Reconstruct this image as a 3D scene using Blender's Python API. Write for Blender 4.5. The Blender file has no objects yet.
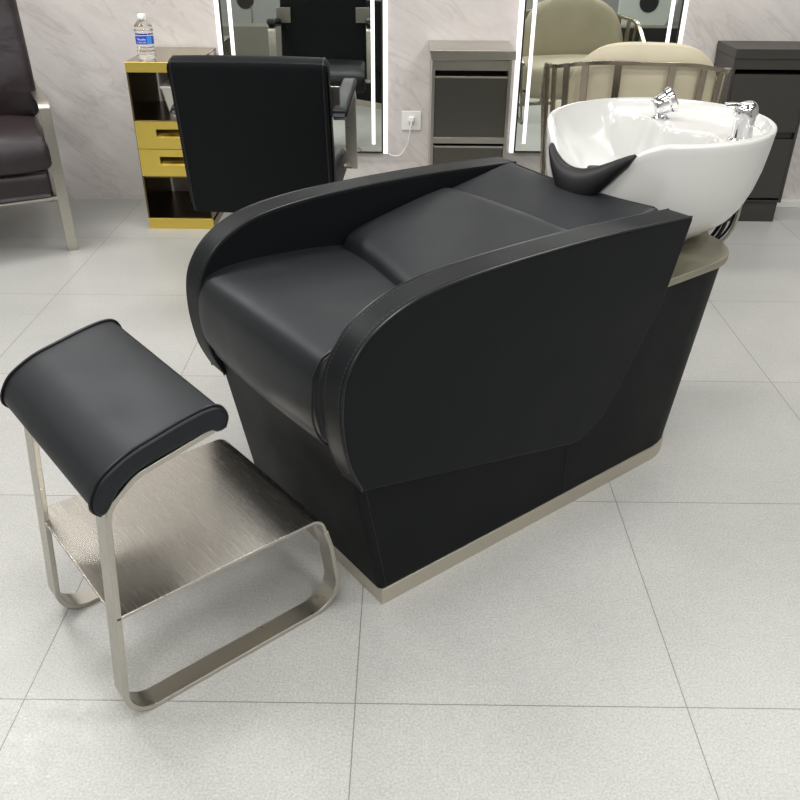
import bpy, bmesh, math, random
from mathutils import Vector, Matrix
random.seed(4)
D = bpy.data
SC = bpy.context.scene
COL = SC.collection
PI = math.pi
def rad(a): return a * PI / 180

# ---------------------------------------------------------------- materials
def new_mat(name, color=(.5, .5, .5), rough=.5, metal=0.0, coat=0.0, spec=.5):
    m = D.materials.new(name); m.use_nodes = True
    b = m.node_tree.nodes['Principled BSDF']
    b.inputs['Base Color'].default_value = (*color, 1)
    b.inputs['Roughness'].default_value = rough
    b.inputs['Metallic'].default_value = metal
    b.inputs['Coat Weight'].default_value = coat
    b.inputs['Specular IOR Level'].default_value = spec
    return m
def nodes(m): return m.node_tree.nodes, m.node_tree.links, m.node_tree.nodes['Principled BSDF']
def coords(m, kind='Object', scale=(1, 1, 1), rot=(0, 0, 0)):
    N, L, b = nodes(m)
    t = N.new('ShaderNodeTexCoord'); mp = N.new('ShaderNodeMapping')
    mp.inputs['Scale'].default_value = scale; mp.inputs['Rotation'].default_value = rot
    L.new(t.outputs[kind], mp.inputs['Vector'])
    return mp.outputs['Vector']
def noise(m, vec, scale, detail=4, rough=.5, dist=0):
    N, L, b = nodes(m)
    n = N.new('ShaderNodeTexNoise'); n.inputs['Scale'].default_value = scale
    n.inputs['Detail'].default_value = detail; n.inputs['Roughness'].default_value = rough
    n.inputs['Distortion'].default_value = dist
    L.new(vec, n.inputs['Vector']); return n.outputs['Fac']
def ramp(m, fac, stops):
    N, L, b = nodes(m)
    r = N.new('ShaderNodeValToRGB'); e = r.color_ramp.elements
    while len(e) < len(stops): e.new(.5)
    for k, (p, c) in enumerate(stops):
        e[k].position = p; e[k].color = (*c, 1) if isinstance(c, tuple) else (c, c, c, 1)
    L.new(fac, r.inputs['Fac']); return r.outputs['Color']
def bump(m, h, strength=.1, dist=.002):
    N, L, b = nodes(m)
    n = N.new('ShaderNodeBump'); n.inputs['Strength'].default_value = strength
    n.inputs['Distance'].default_value = dist
    L.new(h, n.inputs['Height']); L.new(n.outputs['Normal'], b.inputs['Normal'])
def mix(m, fac, a, b_, mode='MIX'):
    N, L, b = nodes(m)
    n = N.new('ShaderNodeMix'); n.data_type = 'RGBA'; n.blend_type = mode
    for sock, v in ((n.inputs['Factor'], fac), (n.inputs[6], a), (n.inputs[7], b_)):
        if isinstance(v, (int, float)): sock.default_value = v
        elif isinstance(v, tuple): sock.default_value = (*v, 1)
        else: L.new(v, sock)
    return n.outputs[2]

def leather(name, col, rough=.45, bstr=.12):
    m = new_mat(name, col, rough, spec=.5)
    v = coords(m); N, L, b = nodes(m)
    n1 = noise(m, v, 900, 2); n2 = noise(m, v, 6, 3)
    L.new(mix(m, n2, tuple(c * .82 for c in col), tuple(min(1, c * 1.2) for c in col)), b.inputs['Base Color'])
    L.new(ramp(m, n2, [(.3, rough - .04), (.7, rough + .06)]), b.inputs['Roughness'])
    bump(m, n1, bstr, .0006)
    return m
_leather = leather
def leather(*a, **k):
    m = _leather(*a, **k)
    m.node_tree.nodes['Principled BSDF'].inputs['Specular Tint'].default_value = (.90, .95, 1.0, 1)
    return m
def brushed(name, col, rough=.3, scale=(4, 4, 300), aniso=.5, var=.10):
    m = new_mat(name, col, rough, 1.0)
    v = coords(m, scale=scale); N, L, b = nodes(m)
    n = noise(m, v, 3, 3)
    L.new(ramp(m, n, [(.25, rough - var * .6), (.75, rough + var)]), b.inputs['Roughness'])
    bump(m, n, .04, .0005)
    b.inputs['Anisotropic'].default_value = aniso
    return m
def emit(name, col, s):
    m = new_mat(name, col, .5)
    b = m.node_tree.nodes['Principled BSDF']
    b.inputs['Emission Color'].default_value = (*col, 1); b.inputs['Emission Strength'].default_value = s
    return m

M = {}
M['black'] = leather('black_leather', (.0058, .0066, .0088), .48)
M['black'].node_tree.nodes['Principled BSDF'].inputs['Specular IOR Level'].default_value = .38
M['black2'] = leather('black_leather_flat', (.0030, .0034, .0040), .55)
M['black2'].node_tree.nodes['Principled BSDF'].inputs['Specular IOR Level'].default_value = .17
M['black3'] = leather('black_leather_arm', (.0045, .0052, .0062), .48)
M['black3'].node_tree.nodes['Principled BSDF'].inputs['Specular IOR Level'].default_value = .17
M['thread'] = new_mat('grey_thread', (.035, .037, .042), .6)
M['piping'] = new_mat('black_piping', (.004, .004, .005), .33)
M['brown'] = leather('brown_leather', (.020, .0120, .0135), .45)
def creases(m):
    N, L, b = nodes(m); v = coords(m, scale=(1, 1, 1.6)); n = noise(m, v, 5, 2, .5, .8)
    bb = N.new('ShaderNodeBump'); bb.inputs['Strength'].default_value = .35; bb.inputs['Distance'].default_value = .02
    L.new(n, bb.inputs['Height']); L.new(bb.outputs['Normal'], [x for x in N if x.type == 'BUMP'][0].inputs['Normal'])
creases(M['brown'])
M['beige'] = leather('beige_leather', (.50, .45, .33), .45)
M['steel'] = brushed('brushed_steel', (.50, .475, .425), .30, (6, 6, 120), .2, .07)
M['shelfsteel'] = brushed('brushed_sheet_steel', (.50, .475, .43), .25, (160, 4, 4), 0, .04)
M['plinth'] = brushed('champagne_plinth_metal', (.62, .58, .50), .38)
M['tray'] = brushed('champagne_tray_metal', (.40, .375, .30), .42)
M['chrome'] = new_mat('polished_chrome', (.82, .82, .84), .06, 1.0)
M['ceramic'] = new_mat('white_glazed_ceramic', (.585, .585, .57), .09, 0, .36)
M['rubber'] = new_mat('black_rubber', (.006, .006, .007), .42, spec=.3)
M['gold'] = brushed('satin_gold_metal', (.82, .63, .14), .38)
M['goldpanel'] = new_mat('gold_metal_dark_reflection', (.17, .125, .06), .24, 1.0)  # gold mirror panels; the dark they reflect is put into the base colour
M['goldtop'] = new_mat('bronze_top_metal', (.42, .36, .25), .22, 1.0)
M['goldside'] = new_mat('dark_bronze_side', (.10, .075, .03), .25, .7)
M['greymetal'] = brushed('grey_cabinet_metal', (.54, .52, .47), .36)
M['greydrawer'] = brushed('dark_grey_drawer_metal', (.17, .165, .145), .38)
M['darkcab'] = new_mat('charcoal_laminate', (.034, .031, .027), .42)
M['darkgap'] = new_mat('black_recess', (.008, .008, .008), .6)
M['ribmetal'] = brushed('bronze_rail_metal', (.44, .39, .31), .24, (3, 3, 3), 0, .03)
M['mirror'] = new_mat('mirror_glass', (.80, .84, .80), .015, 1.0)
M['mframe'] = new_mat('dark_mirror_edge', (.05, .045, .04), .3, .6)
M['led'] = emit('led_strip', (1, .985, 1), 1.02)
M['white'] = new_mat('white_plastic', (.78, .78, .76), .35)
M['darktile'] = new_mat('dark_grey_tile', (.16, .155, .13), .4)
M['baseb'] = new_mat('white_skirting_board', (.72, .71, .68), .4)
M['cap'] = new_mat('white_cap_plastic', (.85, .85, .85), .35)
M['blue'] = new_mat('blue_label', (.006, .05, .52), .35)
M['lblue'] = new_mat('light_blue_label_band', (.05, .30, .80), .35)
M['ink'] = new_mat('white_label_ink', (.9, .9, .9), .5)
M['lampcase'] = new_mat('white_lamp_case', (.8, .8, .8), .5)
M['lamp'] = emit('ceiling_lamp_diffuser', (1, .985, .96), 2.2)
M['backpanel'] = new_mat('pale_grey_panel', (.50, .53, .50), .5)

def mk_bottle():
    m = new_mat('clear_bottle_plastic', (1, 1, 1), .03)
    b = m.node_tree.nodes['Principled BSDF']
    b.inputs['Transmission Weight'].default_value = 1.0; b.inputs['IOR'].default_value = 1.33
    return m
M['pet'] = mk_bottle()

def mk_floor():
    m = new_mat('grey_porcelain_tiles', (.5, .5, .5), .38)
    N, L, b = nodes(m); v = coords(m)
    br = N.new('ShaderNodeTexBrick'); L.new(v, br.inputs['Vector'])
    br.offset = 0; br.squash = 1
    br.inputs['Scale'].default_value = 1; br.inputs['Brick Width'].default_value = TILE
    br.inputs['Row Height'].default_value = TILE; br.inputs['Mortar Size'].default_value = .0013
    br.inputs['Mortar Smooth'].default_value = .1; br.inputs['Bias'].default_value = 0
    br.inputs['Color1'].default_value = (.405, .405, .39, 1); br.inputs['Color2'].default_value = (.43, .43, .415, 1)
    br.inputs['Mortar'].default_value = (.20, .185, .165, 1)
    sp = noise(m, v, 210, 3, .75); cl = noise(m, v, 1.7, 5, .6, .4); mid = noise(m, v, 40, 3, .6)
    c = mix(m, .8, br.outputs['Color'], ramp(m, sp, [(.30, .68), (.70, 1.28)]), 'MULTIPLY')
    c = mix(m, .8, c, ramp(m, cl, [(.3, .90), (.7, 1.09)]), 'MULTIPLY')
    c = mix(m, .5, c, ramp(m, mid, [(.3, .93), (.7, 1.07)]), 'MULTIPLY')
    L.new(c, b.inputs['Base Color'])
    L.new(ramp(m, mid, [(.3, .30), (.7, .42)]), b.inputs['Roughness'])
    bump(m, sp, .10, .001)
    return m
TILE = .66
def mk_marble():
    m = new_mat('grey_marble_slab', (.5, .5, .5), .35)
    N, L, b = nodes(m)
    def skew(rot, sc):
        a = coords(m, rot=rot); mp = N.new('ShaderNodeMapping'); mp.inputs['Scale'].default_value = sc; L.new(a, mp.inputs['Vector']); return mp.outputs['Vector']
    v = skew((0, rad(-32), 0), (1, 1, 3.0))
    warp = noise(m, v, 1.3, 6, .62, 1.2)
    fine = noise(m, v, 9, 7, .7, .6)
    v2 = skew((0, rad(-38), 0), (.55, 1, 2.2))
    vein = noise(m, v2, 1.9, 5, .55, 1.6)
    col = ramp(m, warp, [(.28, (.52, .485, .47)), (.5, (.60, .565, .55)), (.75, (.67, .635, .62))])
    col = mix(m, .45, col, ramp(m, fine, [(.3, .86), (.7, 1.10)]), 'MULTIPLY')
    vm = ramp(m, vein, [(.478, 0.0), (.497, 1.0), (.503, 1.0), (.52, 0.0)])
    N2 = N.new('ShaderNodeMath'); N2.operation = 'MULTIPLY'; N2.inputs[1].default_value = .35
    L.new(vm, N2.inputs[0]); N2.inputs[1].default_value = .22
    col = mix(m, N2.outputs[0], col, (.30, .27, .25))
    L.new(col, b.inputs['Base Color'])
    return m
M['marble'] = mk_marble()
M['floor'] = mk_floor()
M['plaster'] = new_mat('grey_plaster', (.36, .36, .35), .8)
M['backwall'] = new_mat('pale_grey_wall', (.26, .27, .26), .5)

# ---------------------------------------------------------------- helpers
def link(name, me, mat, parent=None):
    o = D.objects.new(name, me); COL.objects.link(o)
    if mat is not None:
        for mm in (mat if isinstance(mat, (list, tuple)) else [mat]): me.materials.append(mm)
    if parent is not None: o.parent = parent
    return o
def from_bm(name, bm, mat, parent=None, smooth=True, bevel=0, seg=3, sub=0, ang=35):
    bmesh.ops.remove_doubles(bm, verts=bm.verts, dist=1e-6)
    bmesh.ops.recalc_face_normals(bm, faces=bm.faces)
    me = D.meshes.new(name); bm.to_mesh(me); bm.free()
    o = link(name, me, mat, parent)
    if bevel:
        md = o.modifiers.new('bevel', 'BEVEL'); md.width = bevel; md.segments = seg
        md.limit_method = 'ANGLE'; md.angle_limit = rad(ang); md.harden_normals = True
    if sub:
        md = o.modifiers.new('sub', 'SUBSURF'); md.levels = sub; md.render_levels = sub
    if smooth:
        me.polygons.foreach_set('use_smooth', [True] * len(me.polygons))
        if not sub:
            me.set_sharp_from_angle(angle=rad(38)) if not bevel else None
    return o
def thing(name, label, cat, loc=(0, 0, 0), rz=0, group=None):
    o = D.objects.new(name, None); COL.objects.link(o); o.empty_display_size = .1
    o.location = loc; o.rotation_euler = (0, 0, rz)
    o['label'] = label; o['category'] = cat
    if group: o['group'] = group
    return o
def tag(o, label, cat, group=None):
    o['label'] = label; o['category'] = cat
    if group: o['group'] = group
    return o
def struct(o): o['kind'] = 'structure'; return o
def plabel(o, s): o['label'] = s; return o

def add_box(bm, x0, x1, y0, y1, z0, z1, mi=0):
    v = [bm.verts.new((x, y, z)) for z in (z0, z1) for y in (y0, y1) for x in (x0, x1)]
    for f in ((0, 2, 3, 1), (4, 5, 7, 6), (0, 1, 5, 4), (2, 6, 7, 3), (0, 4, 6, 2), (1, 3, 7, 5)):
        fc = bm.faces.new([v[i] for i in f]); fc.material_index = mi
def boxes(name, L, mat, parent=None, bevel=.002, seg=2):
    bm = bmesh.new()
    for b in L: add_box(bm, *b)
    return from_bm(name, bm, mat, parent, smooth=bool(bevel), bevel=bevel, seg=seg) if True else None
def box(name, b, mat, parent=None, bevel=.002, seg=2): return boxes(name, [b], mat, parent, bevel, seg)

def catmull(P, n=8, closed=False):
    P = [Vector(p) for p in P]; out = []; N = len(P)
    rng = range(N) if closed else range(N - 1)
    for i in rng:
        if closed: p0, p1, p2, p3 = P[(i - 1) % N], P[i], P[(i + 1) % N], P[(i + 2) % N]
        else: p0, p1, p2, p3 = P[max(i - 1, 0)], P[i], P[i + 1], P[min(i + 2, N - 1)]
        for k in range(n):
            t = k / n
            out.append(.5 * ((2 * p1) + (p2 - p0) * t + (2 * p0 - 5 * p1 + 4 * p2 - p3) * t * t + (3 * p1 - p0 - 3 * p2 + p3) * t ** 3))
    if not closed: out.append(P[-1])
    return out
def fillet(P, r, n=8):
    """round the inner corners of an open polyline; r number or list"""
    P = [Vector(p) for p in P]; out = [P[0]]
    for i in range(1, len(P) - 1):
        rr = r[i - 1] if isinstance(r, (list, tuple)) else r
        a = (P[i - 1] - P[i]); b = (P[i + 1] - P[i]); la, lb = a.length, b.length
        a.normalize(); b.normalize(); th = a.angle(b)
        if rr <= 0 or abs(th - PI) < .01: out.append(P[i]); continue
        d = min(rr / math.tan(th / 2), la * .49, lb * .49)
        s, e = P[i] + a * d, P[i] + b * d
        for k in range(n + 1):
            t = k / n
            out.append((1 - t) ** 2 * s + 2 * t * (1 - t) * (P[i] * .72 + (s + e) * .14) + t * t * e)
    out.append(P[-1]); return out
def add_tube(bm, path, r, n=8, cap=True, up=Vector((0, 0, 1))):
    P = [Vector(p) for p in path]; rings = []
    t0 = (P[1] - P[0]).normalized()
    x = t0.orthogonal().normalized()
    for i, p in enumerate(P):
        t = (P[min(i + 1, len(P) - 1)] - P[max(i - 1, 0)]).normalized()
        x = (x - t * x.dot(t)).normalized(); y = t.cross(x)
        rr = r(i / (len(P) - 1)) if callable(r) else r
        rings.append([bm.verts.new(p + (x * math.cos(2 * PI * k / n) + y * math.sin(2 * PI * k / n)) * rr) for k in range(n)])
    for a, b in zip(rings, rings[1:]):
        for k in range(n): bm.faces.new((a[k], a[(k + 1) % n], b[(k + 1) % n], b[k]))
    if cap: bm.faces.new(rings[0][::-1]); bm.faces.new(rings[-1])
def tube(name, path, r, mat, parent=None, n=8):
    bm = bmesh.new(); add_tube(bm, path, r, n); return from_bm(name, bm, mat, parent)
def add_bar(bm, path, wdir, w, t):
    """flat bar: rectangle w (along wdir) x t swept along path"""
    P = [Vector(p) for p in path]; wd = Vector(wdir).normalized(); rings = []
    for i, p in enumerate(P):
        a = (P[i] - P[i - 1]).normalized() if i else None
        b = (P[i + 1] - P[i]).normalized() if i < len(P) - 1 else None
        tg = ((a or b) + (b or a)).normalized()
        nn = wd.cross(tg).normalized()
        k = 1 / max(.5, (a or b).dot(tg))
        rings.append([bm.verts.new(p + wd * (sx * w / 2) + nn * (sy * t / 2 * k)) for sx, sy in ((-1, -1), (1, -1), (1, 1), (-1, 1))])
    for a, b in zip(rings, rings[1:]):
        for k in range(4): bm.faces.new((a[k], a[(k + 1) % 4], b[(k + 1) % 4], b[k]))
    bm.faces.new(rings[0][::-1]); bm.faces.new(rings[-1])
def bar(name, path, wdir, w, t, mat, parent=None, bevel=.0015):
    bm = bmesh.new(); add_bar(bm, path, wdir, w, t)
    return from_bm(name, bm, mat, parent, bevel=bevel, seg=2, ang=50)
def add_lathe(bm, prof, n=32, mat4=None):
    rings = []
    for r, z in prof:
        if r < 1e-5: rings.append([bm.verts.new((0, 0, z))])
        else: rings.append([bm.verts.new((r * math.cos(2 * PI * k / n), r * math.sin(2 * PI * k / n), z)) for k in range(n)])
    vs = [v for rg in rings for v in rg]
    for a, b in zip(rings, rings[1:]):
        for k in range(n):
            k2 = (k + 1) % n
            if len(a) == 1 and len(b) == 1: break
            if len(a) == 1: bm.faces.new((a[0], b[k], b[k2]))
            elif len(b) == 1: bm.faces.new((a[k], a[k2], b[0]))
            else: bm.faces.new((a[k], a[k2], b[k2], b[k]))
    if mat4 is not None: bmesh.ops.transform(bm, matrix=mat4, verts=vs)
def lathe(name, prof, mat, parent=None, n=32, mat4=None):
    bm = bmesh.new(); add_lathe(bm, prof, n, mat4); return from_bm(name, bm, mat, parent)

def pnorms(P):
    N = len(P); out = []
    area = sum(P[i][0] * P[(i + 1) % N][1] - P[(i + 1) % N][0] * P[i][1] for i in range(N))
    s = 1 if area > 0 else -1
    for i in range(N):
        a, b = P[i - 1], P[(i + 1) % N]
        tx, ty = b[0] - a[0], b[1] - a[1]; l = math.hypot(tx, ty) or 1
        out.append((s * ty / l, -s * tx / l))
    return out
def pillow(prof, a0, a1, er=.02, crown=.0, nsec=14, to3=lambda x, a, z: (x, a, z), name='cushion', mat=None, parent=None, curve=None, nedge=6, spl=4, topcrown=False):
    """closed profile (x,z) extruded along a from a0 to a1, with rounded ends and a crowned middle"""
    P = [(p[0], p[1]) for p in catmull([(x, z, 0) for x, z in prof], spl, True)] if spl else list(prof)
    nn = pnorms(P)
    st = []
    for k in range(nedge): th = PI / 2 * k / nedge; st.append((a0 + er * (1 - math.sin(PI / 2 * k / nedge + 0)), er * (1 - math.cos(th)) if False else 0))
    st = []
    for k in range(nedge + 1):
        th = PI / 2 * k / nedge
        st.append((a0 + er * (1 - math.cos(th)), er * (1 - math.sin(th))))
    mid = [a0 + er + (a1 - a0 - 2 * er) * (k / nsec) for k in range(1, nsec)]
    st2 = [(a0 + a1 - a, i) for a, i in st][::-1]
    st2 = st2 + [(a1, er + min(.0025, er * .25))]; st = [(a0, er + min(.0025, er * .25))] + st
    secs = st + [(m_, 0) for m_ in mid] + st2
    bm = bmesh.new(); rings = []
    for a, ins in secs:
        s = (2 * a - a0 - a1) / (a1 - a0)
        c = crown * (1 - s * s) - ins
        ring = []
        for (x, z), (nx, nz) in zip(P, nn):
            if topcrown: c = (c + ins) * sst(-.1, .5, nz) - ins
            q = (x + nx * c, a, z + nz * c)
            if curve: q = curve(*q)
            ring.append(bm.verts.new(to3(*q)))
        rings.append(ring)
    n = len(P)
    for A, B in zip(rings, rings[1:]):
        for k in range(n): bm.faces.new((A[k], A[(k + 1) % n], B[(k + 1) % n], B[k]))
    bm.faces.new(rings[0][::-1]); bm.faces.new(rings[-1])
    return from_bm(name, bm, mat, parent)
def prism(name, prof, a0, a1, mat, parent, to3=lambda x, a, z: (x, a, z), bevel=.01, seg=4):
    bm = bmesh.new()
    A = [bm.verts.new(to3(x, a0, z)) for x, z in prof]; B = [bm.verts.new(to3(x, a1, z)) for x, z in prof]
    n = len(prof)
    bm.faces.new(A[::-1]); bm.faces.new(B)
    for k in range(n): bm.faces.new((A[k], A[(k + 1) % n], B[(k + 1) % n], B[k]))
    return from_bm(name, bm, mat, parent, bevel=bevel, seg=seg, ang=40)
def rrect(x0, x1, y0, y1, rs, n=8):
    """rounded rectangle outline, radii for corners (x0y0, x1y0, x1y1, x0y1)"""
    out = []
    for (cx, cy, a0, r) in ((x0, y0, 180, rs[0]), (x1, y0, 270, rs[1]), (x1, y1, 0, rs[2]), (x0, y1, 90, rs[3])):
        sx = 1 if cx == x0 else -1; sy = 1 if cy == y0 else -1
        for k in range(n + 1):
            a = rad(a0 + 90 * k / n)
            out.append((cx + sx * r + r * math.cos(a), cy + sy * r + r * math.sin(a)))
    return out
def loft(name, secs, mat, parent, bevel=0, smooth=True, caps=True):
    bm = bmesh.new(); R = [[bm.verts.new(p) for p in s] for s in secs]; n = len(R[0])
    for A, B in zip(R, R[1:]):
        for k in range(n): bm.faces.new((A[k], A[(k + 1) % n], B[(k + 1) % n], B[k]))
    if caps: bm.faces.new(R[0][::-1]); bm.faces.new(R[-1])
    return from_bm(name, bm, mat, parent, bevel=bevel, smooth=smooth, seg=3)
def sst(a, b, x):
    t = max(0, min(1, (x - a) / (b - a))); return t * t * (3 - 2 * t)

# ---------------------------------------------------------------- room shell
WY = 3.235
struct(box('floor', (-3.6, 4.0, -3.0, WY + .1, -.1, 0), M['floor'], bevel=0))
struct(box('ceiling', (-3.6, 4.0, -3.0, WY + .1, 2.9, 3.0), M['plaster'], bevel=0))
struct(box('wall_front', (-3.6, 4.0, WY, WY + .1, 0, 2.9), M['marble'], bevel=0))
struct(box('wall_back', (-3.6, 4.0, -3.0, -2.9, 0, 2.9), M['backwall'], bevel=0))
struct(box('wall_left', (-3.6, -3.5, -2.9, WY, 0, 2.9), M['plaster'], bevel=0))
struct(box('wall_right', (3.9, 4.0, -2.9, WY, 0, 2.9), M['plaster'], bevel=0))
struct(box('baseboard_front', (1.45, 3.9, WY - .035, WY, 0, .035), M['baseb'], bevel=.002))

# ---------------------------------------------------------------- shampoo chair  (local frame: u along the chair, v across, z up)
TH = rad(37.9)
sh = thing('shampoo_chair', 'large black leather hair washing chair with a white basin at its head, in the centre', 'shampoo chair', (.0475, .2765, 0), TH)
VC = .2875
# base body
secs = []
for z in (.045, .12, .2, .3, .42):
    secs.append([(x, y, z) for x, y in rrect(-.18 * z, 1.092 + .292 * z, .0, .575, (.012, .15 + .09 * z, .15 + .09 * z, .012), 8)])
for z in (.4201, .55):
    secs.append([(x, y, z) for x, y in rrect(.42, 1.092 + .292 * z, .0, .575, (.012, .15 + .09 * z, .15 + .09 * z, .012), 8)])
base = loft('base', secs, M['black2'], sh)
tube('side_seam', [(.583, -.0002, .05), (.580, -.0002, .13), (.578, -.0002, .235)], .0012, M['piping'], base, 6)
tube('corner_seam', [(.018 - .18 * z, -.0003, z) for z in (.046, .2, .35)], .001, M['piping'], base, 6)
pl = loft('plinth', [[(x, y, z) for x, y in rrect(-.004, 1.105, -.004, .579, (.002, .155, .155, .002), 8)] for z in (0, .045)], M['plinth'], sh, bevel=.0015)
plabel(pl, 'champagne metal plinth strip along the floor')
# arms
AP = [(-.07, .365), (-.100, .44), (-.113, .53), (-.108, .61), (-.085, .662), (-.045, .704), (.02, .737), (.10, .754), (.22, .763), (.40, .764), (.62, .758), (.885, .742)]
AC = [(p[0], p[1]) for p in catmull([(x, z, 0) for x, z in AP], 6)]
def arc_in(P, r=.02):  # round the two lower rear corners gently
    pts = fillet([(x, z, 0) for x, z in P], r, 6); return [(p[0], p[1]) for p in pts]
tail = arc_in([(.875, .7425), (.892, .738), (.831, .537), (.705, .325), (.660, .262), (.592, .2265), (.56, .2255), (-.06, .3625)], [.012, .0, .0, .02, .01, .0])
prof = AC[:-1] + tail[0:]
TK = .072
for v0, v1, outer in ((-.032, -.032 + TK, -1), (.630 - TK, .630, 1)):
    arm = prism('armrest', prof, v0, v1, M['black3'], sh, bevel=.010, seg=4)
    vo = v0 if outer < 0 else v1; vi = v1 if outer < 0 else v0
    # piping along both rims of the top band
    run = [p for p in AC] + [(.88, .740)]
    for vv, s in ((vo, -outer), (vi, outer)):
        pts = []
        for (x, z), (nx, nz) in zip(run, pnorms(run + [(.8, .5), (0, .4)])[:len(run)]):
            pts.append((x - nx * .0022, vv + s * .0028, z - nz * .0022))
        tube('piping', pts[0:], .0026, M['piping'], arm, 8)
        bm = bmesh.new()   # stitch row beside the piping
        L = 0; 
        for k in range(1, 46):
            a = Vector(pts[k]); b = Vector(pts[min(k + 1, len(pts) - 1)]); d = b - a; n_ = max(1, int(d.length / .007))
            for j in range(n_):
                p = a + d * (j / n_); q = a + d * ((j + .6) / n_)
                nx, nz = 0, 0
                off = Vector((0, s * .0095, 0))
                nrm = Vector((-d.z, 0, d.x)).normalized()
                add_tube(bm, [p + off + nrm * .0022, q + off + nrm * .0022], .0007, 4)
        from_bm('stitching', bm, M['thread'], arm)
# seat cushion
SP = [(-.060, .425), (-.094, .450), (-.113, .50), (-.114, .565), (-.104, .607), (-.078, .634), (.0, .646), (.16, .640), (.28, .625), (.37, .600), (.37, .45), (.16, .425)]
seat = pillow(SP, .044, .572, .014, .007, name='seat_cushion', mat=M['black'], parent=sh)
for vv in (.062,):
    pts = [(x + nx * .0065, vv, z + nz * .0065) for (x, z), (nx, nz) in zip(SP, pnorms(SP))][0:8]
    tube('piping', catmull(pts, 5), .0028, M['piping'], seat)
# back cushions
def dip(u, a, z):   # a little hollow across the width
    return (u, a, z)
B1 = [(.245, .615), (.235, .640), (.258, .664), (.33, .684), (.45, .703), (.56, .719), (.605, .722), (.63, .700), (.60, .63), (.40, .585)]
c1 = pillow(B1, .046, .548, .022, .008, name='lumbar_cushion', mat=M['black'], parent=sh, curve=lambda u, a, z: (u + .042 * (1 - sst(.3, .55, u)) - .08 * (1 - sst(.05, .53, a)) * (1 - sst(.3, .6, u)), a, z))
B2 = [(.575, .660), (.575, .700), (.62, .714), (.72, .733), (.81, .748), (.846, .750), (.860, .738), (.845, .715), (.78, .68), (.68, .64)]
c2 = pillow(B2, .036, .552, .018, -.010, name='upper_back_cushion', mat=M['black'], parent=sh)
pts = catmull([(.845 , v, .7495 - .0095 * (1 - ((v - VC) / .25) ** 2)) for v in (.05, .12, .2, .2875, .37, .45, .525)], 4)
tube('piping', pts, .0022, M['piping'], c2)
# tray
tz0, tz1 = .551, .571
tr = loft('metal_tray', [[(x, y, z) for x, y in rrect(.62, 1.252, -.003, .578, (.01, .17, .17, .01), 10)] for z in (tz0, tz1)], M['tray'], sh, bevel=.003)
plabel(tr, 'champagne metal shelf under the basin')
lathe('collar', [(0, 0), (.19, 0), (.18, .003), (.168, .004), (0, .004)], M['tray'], tr, 48, Matrix.Translation((1.13, VC, tz1)))
# basin
CU, CV, RA, RB = 1.15, VC + .005, .315, .288
ZR = .872
def rimdrop(ph):    # ph measured from the front (-u)
    s = min(abs(ph) / rad(47), 1)
    return .115 * (.5 + .5 * math.cos(PI * s)) ** 1.08
def bowl():
    bm = bmesh.new(); n = 176; rings = []
    outer = [(.50, .0, 0), (.525, .004, 0), (.53, .015, 0), (.60, .06, 0), (.70, .125, 0), (.81, .22, 0), (.885, .34, 0), (.935, .48, 0), (.97, .64, 0), (.988, .80, 0), (.998, .92, 0), (1.002, .975, 0), (.998, .992, 0), (.988, 1.0, 0), (.972, 1.002, 0), (.958, .995, 0)]
    z0 = .576
    for fr, h, _ in outer:
        ring = []
        for k in range(n):
            a = 2 * PI * k / n; ph = math.atan2(math.sin(a), -math.cos(a))
            zr = ZR - rimdrop(ph)
            cu = CU - .03 * (1 - h); cv = VC + (CV - VC) * h
            ring.append(bm.verts.new((cu + RA * fr * math.cos(a), cv + RB * fr * math.sin(a), z0 + (zr - z0) * h)))
        rings.append(ring)
    ts = [.945, .935, .92, .90, .88] + [.86 - .0175 * i for i in range(47)]
    for t in ts:
        ring = []
        for k in range(n):
            a = 2 * PI * k / n; ph = math.atan2(math.sin(a), -math.cos(a))
            x, y = RA * t * math.cos(a), RB * t * math.sin(a)
            zr = ZR - rimdrop(ph)
            deep = .672 + .006 * t + (zr - .672) * (t / .95) ** 3.6
            # flat ledge across the rear of the bowl carrying the taps
            edge = .045 + .045 * math.cos((y + .02) / .06) * math.exp(-((y - .04) / .12) ** 2) * -1 + .25 * max(0, y - .13)
            if y < -.1: edge += .06 * -sst(-.1, -.2, y)
            led = sst(edge - .012, edge + .03, x)
            lz = ZR - .026 + .024 * sst(.86, .955, t)
            z = max(deep, deep * (1 - led) + lz * led) if lz > deep else deep
            z = min(z, zr + .002)
            ring.append(bm.verts.new((CU + x, CV + y, z)))
        rings.append(ring)
    for A, B in zip(rings, rings[1:]):
        for k in range(n): bm.faces.new((A[k], A[(k + 1) % n], B[(k + 1) % n], B[k]))
    bm.faces.new(rings[0][::-1]); bm.faces.new(rings[-1])
    return from_bm('basin', bm, M['ceramic'], sh)
bs = bowl(); plabel(bs, 'white glazed ceramic basin with a dipped front rim')
lathe('drain', [(0, 0), (.024, 0), (.022, .004), (0, .004)], M['chrome'], bs, 24, Matrix.Translation((CU, CV, .673)))
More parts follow.
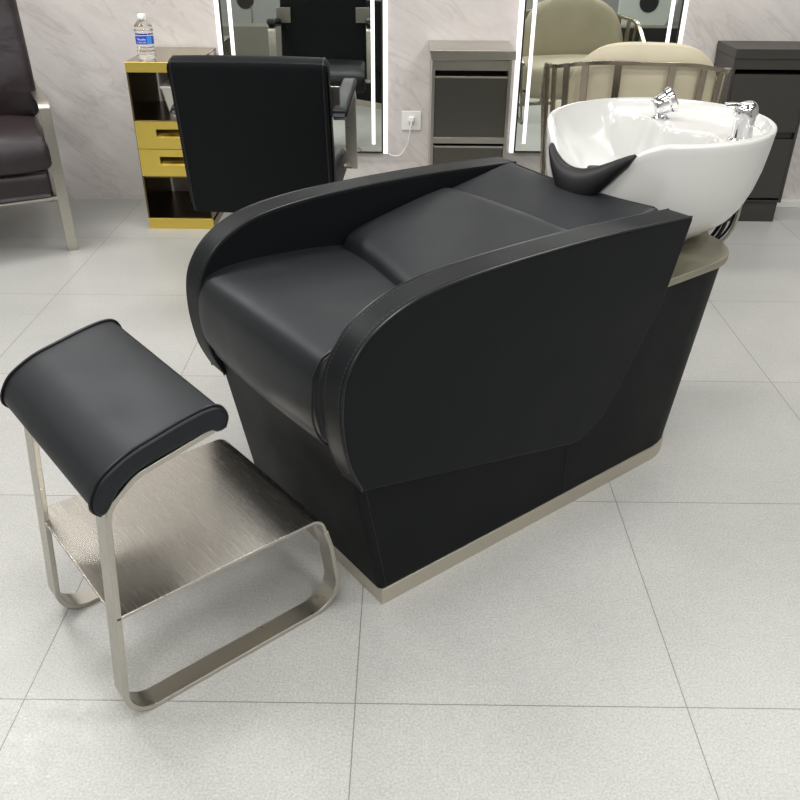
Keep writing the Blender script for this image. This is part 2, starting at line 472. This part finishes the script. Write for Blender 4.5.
# neck rest
def neck():
    bm = bmesh.new(); rings = []; n = 20; m_ = 36
    for i in range(m_ + 1):
        s = -1 + 2 * i / m_
        ph = s * rad(27.5) - rad(2.7)
        a = PI - ph
        zr = ZR - rimdrop(ph)
        rp = Vector((CU + RA * .985 * math.cos(a), CV + RB * .985 * math.sin(a), zr))
        rd = Vector((math.cos(a), math.sin(a), 0))
        w = max(0, 1 - abs((s + .18) / (.82 if s < -.18 else 1.18)) ** 2.0)
        A_ = .0145 + .033 * w; B_ = .009 + .011 * w ** .7
        if abs(s) > .93: A_ *= math.sqrt(max(0.02, 1 - ((abs(s) - .93) / .07) ** 2)); B_ *= math.sqrt(max(0.02, 1 - ((abs(s) - .93) / .07) ** 2))
        major = (rd * .30 + Vector((0, -.40 * s, -.94))).normalized(); minor = (rd * .94 + Vector((0, 0, .34)))
        cen = rp + major * (A_ * .52 - .010 * w) + minor * (B_ * .55)
        rings.append([bm.verts.new(cen + major * (A_ * math.cos(2 * PI * k / n)) + minor * (B_ * math.sin(2 * PI * k / n))) for k in range(n)])
    for A, B in zip(rings, rings[1:]):
        for k in range(n): bm.faces.new((A[k], A[(k + 1) % n], B[(k + 1) % n], B[k]))
    bm.faces.new(rings[0][::-1]); bm.faces.new(rings[-1])
    # inner tab that clips over the rim
    add_lathe(bm, [(0, -.02), (.018, -.016), (.026, 0), (.022, .012), (0, .018)], 16, Matrix.Translation((CU - RA * .93, CV - .045, ZR - .086)) @ Matrix.Diagonal((.8, 1.2, 1, 1)))
    return from_bm('neck_rest', bm, M['rubber'], sh)
nr = neck(); plabel(nr, 'black rubber neck rest on the dipped front rim')
# mixer tap on the near rear of the ledge
left = Vector((-.79, .61, 0))
tp = Matrix.Translation((1.215, .085, ZR - .026))
fa = lathe('mixer_tap', [(0, 0), (.031, 0), (.032, .004), (.027, .008), (.0265, .012), (.026, .066), (.028, .070), (0, .070)], M['chrome'], sh, 32, tp)
plabel(fa, 'chrome mixer tap with a flat lever')
tilt = Matrix.Translation((1.215, .085, ZR - .026 + .068)) @ Matrix.Rotation(rad(-18), 4, Vector((.61, .79, 0)))
bm = bmesh.new()
add_lathe(bm, [(0, -.012), (.0285, -.008), (.030, .010), (.027, .020), (.02, .026), (0, .028)], 28, tilt)
q0 = tilt @ Vector((0, 0, .020)); 
lv = [q0 - left * .030 + Vector((0, 0, -.006)), q0, q0 + left * .026 + Vector((0, 0, .004)), q0 + left * .050 + Vector((0, 0, .003))]
add_bar(bm, lv, (.61, .79, 0), .020, .007)
from_bm('lever', bm, M['chrome'], fa, bevel=.001)
# shower head in its holder
hp = Vector((1.262, .375, ZR - .028))
hd = lathe('shower_head', [(0, 0), (.026, 0), (.027, .004), (.018, .009), (.015, .016), (0, .016)], M['chrome'], sh, 28, Matrix.Translation(hp))
plabel(hd, 'chrome pull-out shower head resting in the basin ledge')
ax = Vector((.79, -.61, .55)).normalized()
rot = Vector((0, 0, 1)).rotation_difference(ax).to_matrix().to_4x4()
lathe('spray_nozzle', [(0, -.024), (.019, -.023), (.0235, -.017), (.0245, .008), (.030, .012), (.031, .022), (.027, .026), (.020, .026), (.018, .022), (0, .022)], M['chrome'], hd, 28, Matrix.Translation(hp + Vector((.004, -.002, .042))) @ rot @ Matrix.Scale(1.2, 4))
# hoses
for k, (du, dv) in enumerate(((0, 0), (.03, -.012), (.012, .02), (.040, .004), (.02, -.018))):
    pts = catmull([(1.25 + du, .19 + dv, .74), (1.33 + du, .155 + dv, .69), (1.335 + du, .145 + dv, .61), (1.31 + du, .155 + dv, .54), (1.25 , .20 + dv, .47)], 8)
    tube('hose', pts, .0055 if k % 2 == 0 else .004, M['rubber'] if k != 4 else M['steel'], sh, 8)

# ---------------------------------------------------------------- footstool (local p along, q across)
fs = thing('footstool', 'black cushioned steel footstool with a brushed metal shelf, in front of the washing chair', 'footstool', (-.426, -.046, 0), rad(40.5))
QW = .400; BW = .046; BT = .011
leg = fillet([(.262, .566), (.115, .540), (.022, .492), (-.008, .006), (.505, .006), (.478, .175), (.468, .215)], 0) if False else None
path = [(.243, .572), (.092, .541), (.036, .497), (.031, .46), (-.010, .0055), (.500, .0055), (.480, .170), (.467, .222)]
path = fillet([(x, z, 0) for x, z in path], [.05, .04, .0, .055, .06, .0, .0], 8)
for q in (BW / 2, QW - BW / 2):
    b = bar('side_frame', [(p[0], q, p[1]) for p in path], (0, 1, 0), BW, BT, M['steel'], fs)
    for pp in (.10, .43):
        box('foot_pad', (pp - .02, pp + .02, q - .015, q + .015, -.000, .0008), M['rubber'], b, bevel=0)
sp = fillet([(.467, .222, 0), (.455, .262, 0), (.36, .262, 0), (.008, .262, 0)], [.05, 0], 8)
shf = bar('shelf', [(p[0], QW / 2, p[1]) for p in sp], (0, 1, 0), QW, .008, M['shelfsteel'], fs)
CP = [(.022, .500), (.012, .512), (.010, .526), (.018, .546), (.038, .570), (.084, .594), (.139, .608), (.195, .620), (.235, .624), (.256, .617), (.266, .595), (.260, .575), (.244, .573), (.229, .580), (.172, .574), (.097, .559), (.056, .535), (.036, .507)]
cu = pillow(CP, -.012, QW + .042, .006, .010, topcrown=True, name='seat_cushion', mat=M['black'], parent=fs, spl=5)
for q in (-.0045, QW + .0345):
    pts = [(x + nx * .0022, q, z + nz * .0022) for (x, z), (nx, nz) in zip(CP, pnorms(CP))][0:12]
    tube('piping', catmull(pts, 5), .0026, M['piping'], cu)

# ---------------------------------------------------------------- brown armchair, left edge
ar = thing('armchair', 'dark brown leather armchair with flat steel frame, at the left edge', 'armchair', (-1.425, 2.475, 0), rad(207))
# local: x = a along the front to the chair's other side, y = -depth  (rotated 207deg: local -y points to the wall side)
d3 = lambda a, b, z: (a, -b, z)
AW, ADp, AH = .74, .80, .646
for a in (.0, AW):
    p_ = fillet([d3(a, 0, 0), d3(a, 0, AH - .006), d3(a, ADp, AH - .006), d3(a, ADp, 0)], .02, 5)
    bar('side_frame', p_, (1, 0, 0), .045, .012, M['steel'], ar)
boxes('seat_rail', [(0, AW, -.03, -.01, .235, .250), (0, AW, -ADp + .01, -ADp + .03, .235, .250), (.02, .035, -ADp, 0, .235, .250), (AW - .035, AW - .02, -ADp, 0, .235, .250)], M['steel'], ar, bevel=.002)
sq = [(.005, .252), (-.012, .275), (-.014, .335), (.0, .362), (.03, .368), (.3, .368), (.68, .368), (.72, .34), (.72, .27), (.69, .252), (.3, .252)]
pillow(sq, .035, AW - .035, .02, .004, name='seat_base', mat=M['brown'], parent=ar, to3=lambda x, a, z: (a, -x, z))
sc = [(.01, .374), (-.03, .40), (-.034, .45), (-.01, .50), (.06, .532), (.22, .545), (.42, .54), (.60, .51), (.62, .44), (.60, .385), (.3, .372)]
wr = lambda u, a, z: (u + .004 * math.sin(a * 31 + u * 9), a, z + .004 * math.sin(a * 23 + 3 * u) * math.sin(u * 17))
pillow(sc, .014, AW - .014, .032, .014, name='seat_cushion', mat=M['brown'], parent=ar, to3=lambda x, a, z: (a, -x, z), curve=wr)
bc = [(.29, .540), (.262, .60), (.268, .70), (.295, .84), (.335, .99), (.355, 1.08), (.42, 1.12), (.50, 1.09), (.53, 1.0), (.51, .85), (.48, .70), (.45, .58), (.40, .54)]
wr2 = lambda u, a, z: (u + .008 * math.sin(z * 22 + a * 11) * math.exp(-((z - .62) / .12) ** 2) + .004 * math.sin(a * 19 + z * 9), a, z)
pillow(bc, -.004, AW + .004, .042, .02, name='back_cushion', mat=M['brown'], parent=ar, to3=lambda x, a, z: (a, -x, z), curve=wr2)
for a in (.026, AW - .026):
    bar('back_post', [d3(a, .48, .24), d3(a, .545, .75), d3(a, .60, 1.10)], (1, 0, 0), .012, .035, M['steel'], ar)

# ---------------------------------------------------------------- gold cabinet
gc = thing('gold_cabinet', 'narrow gold metal cabinet with two drawers, left of the black styling chair', 'cabinet', (-1.0, 2.775, 0), 0)
w = .157; dp = .445
g = boxes('carcass', [(-w, -w + .008, 0.004, dp, 0, .758), (w - .008, w, .004, dp, 0, .758), (-w, w, .012, dp, .035, .051), (-w, w, .012, dp, .500, .508), (-w, w, .012, dp, .247, .255), (-w + .008, w - .008, dp - .12, dp - .112, .255, .500)], M['goldpanel'], gc, bevel=.001)
boxes('bottom_rail', [(-w, w, 0, .012, 0, .050)], M['gold'], gc, bevel=.001)
tb = box('cabinet_top', (-w, w, .002, dp, .752, .760), M['goldtop'], gc, bevel=.001)
boxes('top_rail', [(-w, w, 0, .010, .717, .7595)], M['gold'], gc, bevel=.001)
for z0, z1 in ((.3835, .5060), (.2565, .3810)):
    zc = z1 - .052
    hx0, hx1 = -.060, .060
    d_ = boxes('drawer', [(-w + .004, w - .004, .0, .012, zc + .018, z1), (-w + .004, w - .004, 0, .012, z0, zc - .022), (-w + .004, hx0, 0, .012, zc - .022, zc + .018), (hx1, w - .004, 0, .012, zc - .022, zc + .018), (-w + .012, w - .012, .05, .30, z0, z1 - .02)], M['gold'], gc, bevel=0)
    bm = bmesh.new(); v = [bm.verts.new(p) for p in ((hx0, .002, zc - .022), (hx1, .002, zc - .022), (hx1, .045, zc + .006), (hx0, .045, zc + .006))]; bm.faces.new(v)
    v = [bm.verts.new(p) for p in ((hx0, .004, zc - .024), (hx1, .004, zc - .024), (hx1, .047, zc + .004), (hx0, .047, zc + .004))]; bm.faces.new(v[::-1])
    from_bm('finger_pull', bm, M['gold'], d_, smooth=False)
# bottle
bt = thing('water_bottle', 'small clear plastic water bottle with a blue label on the gold cabinet', 'bottle', (-1.078, 2.862, .760), 0)
bt.scale = (1.2, 1.2, 1.0)
k = .030 / .0325
bp = [(0, .003), (.018, .002), (.024, .000), (.031, .008), (.0335, .016), (.031, .026), (.0335, .034), (.0300, .043), (.0320, .050), (.0300, .057), (.0320, .064), (.0320, .098), (.0335, .106), (.031, .113), (.0345, .121), (.0315, .130), (.0320, .140), (.0245, .153), (.0155, .163), (.0125, .168), (.0125, .172)]
bp = [(r * 1.0, z * .98) for r, z in bp]
inner = [(max(0, r - .0012), z + .0012) for r, z in bp][::-1]
bm = bmesh.new(); add_lathe(bm, [(max(0, p[0]), p[1]) for p in catmull([(r, z, 0) for r, z in bp], 3)] + [(0, bp[-1][1])], 36)
from_bm('bottle_body', bm, M['pet'], bt)
lathe('cap', [(0, .164), (.0145, .164), (.015, .166), (.015, .182), (.013, .185), (0, .185)], M['cap'], bt, 28)
lb = lathe('paper_label', [(.0326, .065), (.0330, .0655), (.0330, .0965), (.0326, .097)], M['blue'], bt, 36)
bm = bmesh.new()
A = [bm.verts.new((.0333 * math.cos(rad(a)), .0333 * math.sin(rad(a)), .0655)) for a in range(-62, -20, 6)]
B = [bm.verts.new((.0333 * math.cos(rad(a)), .0333 * math.sin(rad(a)), .0965)) for a in range(-62, -20, 6)]
for i in range(len(A) - 1): bm.faces.new((A[i], A[i + 1], B[i + 1], B[i]))
from_bm('label_band', bm, M['lblue'], bt)
def wraptext(s, size, z, a0, r, mat, parent, name='label_text'):
    c = D.curves.new('t', 'FONT'); c.body = s; c.size = size; c.align_x = 'CENTER'; c.resolution_u = 2
    o = D.objects.new('t', c); COL.objects.link(o)
    dg = bpy.context.evaluated_depsgraph_get(); me = D.meshes.new_from_object(o.evaluated_get(dg))
    D.objects.remove(o)
    bm = bmesh.new(); bm.from_mesh(me)
    for v in bm.verts:
        a = a0 + v.co.x / r; v.co = Vector((r * math.cos(a), r * math.sin(a), z + v.co.y))
    me2 = D.meshes.new(name); bm.to_mesh(me2); bm.free()
    me2.materials.clear()
    return link(name, me2, mat, parent)
wraptext('Nestle', .0130, .0820, rad(-97), .0336, M['ink'], bt)
wraptext('PURE LIFE', .0085, .0705, rad(-97), .0336, M['ink'], bt)
# white container on the upper shelf
wc = thing('white_container', 'white plastic container on the upper shelf of the gold cabinet', 'container', (-.985, 2.945, .5085), 0)
loft('tub', [[(x, y, z) for x, y in rrect(-a, a, -b_, b_, (.01,) * 4, 4)] for a, b_, z in ((.034, .05, 0), (.054, .075, .125), (.056, .077, .127), (.052, .073, .125), (.032, .048, .006))], M['white'], wc)
loft('rim', [[(x, y, z) for x, y in rrect(-.060, .060, -.081, .081, (.012,) * 4, 4)] for z in (.124, .136)], M['cap'], wc, bevel=.002)

# ---------------------------------------------------------------- grey metal cabinet
gr = thing('steel_cabinet', 'grey brushed metal drawer cabinet against the wall between the two mirrors', 'cabinet', (.385, 2.93, 0), 0)
w = .182; dp = .30
prism('cabinet_top', [(-.195, .800), (.195, .800), (.195, .762), (-.186, .757)], -.02, dp, M['greymetal'], gr, bevel=.0015)
boxes('carcass', [(-w, -w + .014, 0, dp, 0, .758), (w - .014, w, 0, dp, 0, .758), (-w, w, dp - .01, dp, 0, .758), (-w, w, .0, dp, 0, .05), (-w + .014, w - .014, .03, dp, .05, .06)], M['greymetal'], gr, bevel=.001)
boxes('cross_rail', [(-w + .014, w - .014, .002, .03, .712, .756)], M['greymetal'], gr, bevel=.001)
boxes('cross_rail', [(-w + .014, w - .014, .002, .03, .383, .411)], M['greymetal'], gr, bevel=.001)
for z0, z1 in ((.413, .682), (.125, .366)):
    d_ = box('drawer', (-w + .016, w - .016, .006, .27, z0, z1), M['greydrawer'], gr, bevel=.001)
    box('drawer_lip', (-w + .016, w - .016, .002, .012, z1 - .004, z1 + .004), M['greymetal'], d_, bevel=.0008)

# ---------------------------------------------------------------- charcoal cabinet
dc = thing('charcoal_cabinet', 'dark charcoal drawer cabinet at the right edge behind the basin', 'cabinet', (1.772, 2.965, 0), 0)
boxes('cabinet_top', [(-.186, .245, -.004, .265, .768, .810)], M['darkcab'], dc, bevel=.002)
boxes('carcass', [(-.185, -.172, .0, .262, .1, .768), (.172, .185, .0, .262, .1, .768), (-.185, .185, .25, .262, .1, .768), (-.185, .185, .001, .02, .722, .768), (-.185, .185, .0, .2, .1, .11), (-.17, .17, .02, .25, .41, .44)], M['darkcab'], dc, bevel=.001)
box('plinth', (-.180, .172, .004, .25, 0, .1), M['darkcab'], dc, bevel=.001)
for z0, z1 in ((.440, .700), (.122, .408)):
    box('drawer', (-.171, .171, -.001, .23, z0, z1), M['darkcab'], dc, bevel=.0015)

# ---------------------------------------------------------------- mirrors
def wall_mirror(x0, x1, z0, z1, label):
    t = thing('wall_mirror', label, 'mirror', ((x0 + x1) / 2, WY, z0), 0, None)
    h = (x1 - x0) / 2; H = z1 - z0
    boxes('frame', [(-h + .026, h - .026, -.030, 0, 0, .008), (-h + .026, h - .026, -.030, 0, H - .008, H), (-h + .026, -h + .034, -.030, 0, .008, H - .008), (h - .034, h - .026, -.030, 0, .008, H - .008)], M['mframe'], t, bevel=.001)
    box('mirror_glass', (-h + .034, h - .034, -.026, -.004, .008, H - .008), M['mirror'], t, bevel=0)
    for s in (-1, 1):
        box('edge_light', (min(s * (h - .004), s * (h - .026)), max(s * (h - .004), s * (h - .026)), -.028, -.001, -.002, H), M['led'], t, bevel=.001)
        cx = s * (h - .075)
        box('light_strip', (cx - .009, cx + .009, -.0275, -.0255, .045, H - .05), M['led'], t, bevel=0)
    return t
wall_mirror(-.832, -.004, .262, 2.1, 'tall lit wall mirror behind the black styling chair')
wall_mirror(.613, 1.412, .272, 2.1, 'tall lit wall mirror behind the beige chair')

# ---------------------------------------------------------------- socket and cord
so = thing('wall_socket', 'white square wall socket on the marble wall left of the grey cabinet', 'socket', (.113, WY, .422), 0)
box('face_plate', (-.049, .049, -.009, 0, -.047, .047), M['white'], so, bevel=.003)
boxes('socket_slots', [(-.010, -.007, -.0095, -.008, -.022, -.014), (.007, .010, -.0095, -.008, -.022, -.014), (-.002, .002, -.0095, -.008, -.032, -.027)], M['darkgap'], so, bevel=0)
cd = thing('power_cord', 'white plug and cord hanging from the wall socket to the mirror', 'power cord', (.113, WY - .009, .432), 0)
boxes('plug', [(-.015, .015, -.028, 0, -.010, .014)], M['cap'], cd, bevel=.005, seg=3)
pts = catmull([(0, -.03, -.002), (-.004, -.040, -.03), (-.010, -.03, -.08), (-.022, -.015, -.13), (-.055, -.008, -.178), (-.09, -.006, -.186), (-.118, -.010, -.172), (-.128, -.012, -.160)], 6)
tube('cable', pts, .0032, M['cap'], cd)

# ---------------------------------------------------------------- black styling chair
st = thing('styling_chair', 'black leather salon styling chair seen from behind, facing the left mirror', 'styling chair', (-.426, 2.08, 0), rad(-2.5))
bp_ = [(-.205, .385), (-.222, .42), (-.268, .70), (-.298, .890), (-.288, .916), (-.258, .928), (-.225, .918), (-.205, .87), (-.165, .65), (-.125, .50), (-.125, .40), (-.16, .380)]
br = pillow(bp_, -.269, .267, .024, .004, name='backrest', mat=M['black2'], parent=st, to3=lambda x, a, z: (a, x, z))
for a in (-.252, .252):
    pts = [(a, x, z) for x, z in [(xx + nx * -.0005, zz + nz * -.0005) for (xx, zz), (nx, nz) in zip(bp_, pnorms(bp_))][0:8]]
    tube('piping', catmull(pts, 4), .0024, M['piping'], br)
sp_ = [(-.13, .42), (-.14, .48), (-.12, .515), (.0, .522), (.2, .515), (.29, .50), (.315, .46), (.30, .41), (.25, .395), (0, .395)]
pillow(sp_, -.255, .255, .02, .008, name='seat', mat=M['black'], parent=st, to3=lambda x, a, z: (a, x, z))
for s in (-1, 1):
    X = s * .286
    am = bar('arm_frame', [(X, y, z) for y, z in [(p[0], p[1]) for p in fillet([(-.16, .715, 0), (.19, .752, 0), (.205, .44, 0)], .03, 6)]], (1, 0, 0), .045, .012, M['steel'], st)
    bar('arm_bracket', [(s * .20, -.13, .775), (X, -.13, .775)], (0, 0, 1), .085, .010, M['steel'], am)
    bar('arm_bracket', [(s * .24, .205, .45), (X, .205, .45)], (0, 1, 0), .04, .012, M['steel'], am)
    ap_ = [(-.15, .802), (-.165, .815), (-.15, .832), (0, .838), (.17, .828), (.225, .81), (.238, .76), (.242, .70), (.232, .69), (.222, .74), (.205, .785), (.17, .797)] if False else [(-.16, .722), (-.172, .735), (-.15, .752), (0, .772), (.18, .790), (.216, .778), (.210, .760), (.1, .750)]
    pillow(ap_, X - .026, X + .026, .010, 0, name='arm_pad', mat=M['black'], parent=am, to3=lambda x, a, z: (a, x, z))
lathe('column', [(0, .04), (.032, .04), (.032, .2), (.05, .38), (.12, .395), (0, .396)], M['chrome'], st, 32, Matrix.Translation((0, .09, 0)))
lathe('floor_plate', [(0, 0), (.225, 0), (.225, .006), (.20, .012), (.06, .035), (.033, .045), (0, .046)], M['steel'], st, 48, Matrix.Translation((0, .09, 0)))

# ---------------------------------------------------------------- beige chair with metal ribs
bg = thing('tub_chair', 'beige leather tub chair with a ribbed metal back, behind the white basin', 'chair', (1.018, 2.50, 0), rad(-7))
def upt(s, rx=.357, ry=.245, fl=.30):     # s in -1..1 along the U, 0 = middle of the back
    a = s * 1.0
    if abs(a) < .62:
        t = a / .62 * PI / 2; n = 2.6
        return Vector((rx * math.copysign(abs(math.sin(t)) ** (2 / n), math.sin(t)), -ry * abs(math.cos(t)) ** (2 / n)))
    k = (abs(a) - .62) / .38
    return Vector((math.copysign(rx, a), fl * k))
def rz(s): return .852 - .042 * sst(.08, .55, abs(s)) - .17 * sst(.55, 1, abs(s))
railp = []
for i in range(81):
    s = -1 + i / 40; p = upt(s); railp.append((p.x, p.y, rz(s)))
bar('top_rail', railp, (0, 0, 1), .016, .020, M['ribmetal'], bg)
bar('lower_rail', [(p[0] * .93, p[1] * .93, .335) for p in railp], (0, 0, 1), .02, .012, M['ribmetal'], bg)
SL = [-.97, -.86, -.75, -.64, -.54, -.44, -.33, -.215, -.07, .085, .24, .38, .50, .61, .73, .85, .97]
for s in SL:
    p = upt(s); q = p * .93; t = (upt(min(1, s + .01)) - upt(max(-1, s - .01))).normalized()
    bar('rib', [(q.x, q.y, .33), (p.x, p.y, rz(s) - .004)], (t.x, t.y, 0), .028, .007, M['ribmetal'], bg)
# back cushion: curved pad inside the ribs
bm = bmesh.new(); rings = []; NS = 40
for i in range(NS + 1):
    s = -.50 + 1.0 * i / NS
    p = upt(s, .335, .225); d = (-Vector((p.x, p.y * 1.2))).normalized()
    e = max(0.0, 1 - (abs(s) / .50) ** 2.6)
    top = .60 + .32 * e ** .55 ; th = .085 * (.35 + .65 * e ** .5)
    q = p + d * .012
    sec = []
    for k in range(20):
        a = 2 * PI * k / 20; n = 3.0
        cx = math.copysign(abs(math.cos(a)) ** (2 / n), math.cos(a)); cz = math.copysign(abs(math.sin(a)) ** (2 / n), math.sin(a))
        zc, zh = (top + .44) / 2, (top - .44) / 2
        lean = .035 * (zc + zh * cz - .5)
        pp = q + d * (th / 2 * (1 + cx) - lean * 0.6)
        sec.append(bm.verts.new((pp.x + .022, pp.y, zc + zh * cz)))
    rings.append(sec)
for A, B in zip(rings, rings[1:]):
    for k in range(20): bm.faces.new((A[k], A[(k + 1) % 20], B[(k + 1) % 20], B[k]))
bm.faces.new(rings[0][::-1]); bm.faces.new(rings[-1])
from_bm('back_cushion', bm, M['beige'], bg)
ss = [(-.20, .42), (-.22, .46), (-.20, .56), (-.1, .615), (.1, .630), (.22, .620), (.265, .59), (.275, .51), (.25, .46), (0, .44)]
pillow(ss, -.31, .31, .03, .012, name='seat_cushion', mat=M['beige'], parent=bg, to3=lambda x, a, z: (a, x, z))
lathe('column', [(0, .02), (.03, .02), (.03, .25), (.12, .425), (0, .428)], M['chrome'], bg, 32, Matrix.Translation((0, .03, 0)))
lathe('floor_plate', [(0, 0), (.22, 0), (.22, .006), (.05, .02), (.031, .03), (0, .031)], M['ribmetal'], bg, 48, Matrix.Translation((0, .03, 0)))

# ---------------------------------------------------------------- what the mirrors show behind the camera
vm = thing('standing_mirror', 'round dark mirror on a thin stem, reflected at the left of the left mirror', 'mirror', (-1.60, -1.95, 0), 0)
lathe('disc', [(0, -.008), (.085, -.008), (.092, 0), (.085, .008), (0, .008)], M['mframe'], vm, 40, Matrix.Translation((0, 0, .50)) @ Matrix.Rotation(PI / 2, 4, 'X'))
tube('stem', [(.06, 0, .01), (.06, 0, .45)], .009, M['steel'], vm)
lathe('foot', [(0, 0), (.12, 0), (.12, .01), (0, .012)], M['steel'], vm, 32, Matrix.Translation((.06, 0, 0)))
pf = tag(box('low_platform', (-2.6, -.95, -1.78, -1.5, 0, .30), M['darktile'], bevel=.003), 'low dark tiled platform reflected in the lower part of the left mirror', 'platform')
wb = thing('wash_cabinet', 'black cabinet with a pale angular basin panel, reflected at the top of the right mirror', 'cabinet', (2.60, -2.20, 0), 0)
box('carcass', (-.40, .40, -.25, .2, 0, .26), M['darkgap'], wb, bevel=.002)
box('steel_edge', (-.42, .42, -.27, .215, .26, .28), M['steel'], wb, bevel=.002)
pn = prism('angled_panel', [(-.30, .72), (.30, .72), (.34, .60), (.20, .28), (-.30, .28)], .10, .16, M['backpanel'], wb, bevel=.003)
lathe('round_opening', [(0, 0), (.10, 0), (.10, .006), (0, .006)], M['darkgap'], pn, 32, Matrix.Translation((.0, .160, .50)) @ Matrix.Rotation(-PI / 2, 4, 'X'))

# ---------------------------------------------------------------- ceiling lamps
k = 0
LW = 31.5
for x in (-2.2, -.2, 1.8):
    for y in (-1.9, .2, 2.0):
        nm = {(-2.2): 'left', (-.2): 'middle', (1.8): 'right'}[x] + {(-1.9): ' rear', .2: ' centre', 2.0: ' front'}[y]
        t = thing('ceiling_light', 'white oblong ceiling light panel, %s of the room' % nm, 'ceiling light', (x, y, 2.9), 0, 'ceiling light panels')
        box('lamp_case', (-.62, .62, -.32, .32, -.03, 0), M['lampcase'], t, bevel=.003)
        box('diffuser', (-.59, .59, -.29, .29, -.034, -.030), M['lamp'], t, bevel=0)
        l = D.lights.new('panel_light', 'AREA'); l.shape = 'RECTANGLE'; l.size = 1.16; l.size_y = .56; l.energy = LW * (1.5 if y < -1 else .85 if y < 1 else 1.15) * (.74 if (x < -2 and y < 1) else 1.3 if x > 1 and y < 1 else 1.85 if x < -2 else .9 if x > 1 else .65 if y > 1 else 1.05); l.color = (1, .985, .955)
        lo = D.objects.new('panel_light', l); COL.objects.link(lo); lo.location = (x, y, 2.860)

wd = D.worlds.new('world'); SC.world = wd; wd.use_nodes = True
wd.node_tree.nodes['Background'].inputs['Color'].default_value = (.8, .85, .9, 1)
wd.node_tree.nodes['Background'].inputs['Strength'].default_value = .2

# ---------------------------------------------------------------- camera
PITCH, YAW, ROLL = 0.540202489, 0.00560458429, 0.00807363873
cp, sp_ = math.cos(PITCH), math.sin(PITCH)
f = Vector((0, cp, -sp_)); r = Vector((1, 0, 0)); u = Vector((0, sp_, cp))
cr, sr = math.cos(ROLL), math.sin(ROLL)
r, u = cr * r + sr * u, -sr * r + cr * u
Z = Matrix.Rotation(YAW, 3, 'Z'); f, r, u = Z @ f, Z @ r, Z @ u
cam = D.cameras.new('camera'); cam.sensor_width = 36; cam.lens = 828.346 / 800 * 36
co = D.objects.new('camera', cam); COL.objects.link(co)
mt = Matrix((r, u, -f)).transposed().to_4x4(); mt.translation = Vector((.0905, -1.1034, 1.3674))
co.matrix_world = mt
cam.clip_start = .05
SC.camera = co
vs = SC.view_settings
vs.view_transform = 'Standard'; vs.look = 'None'; vs.gamma = 1; vs.use_curve_mapping = False
vs.exposure = -0.35
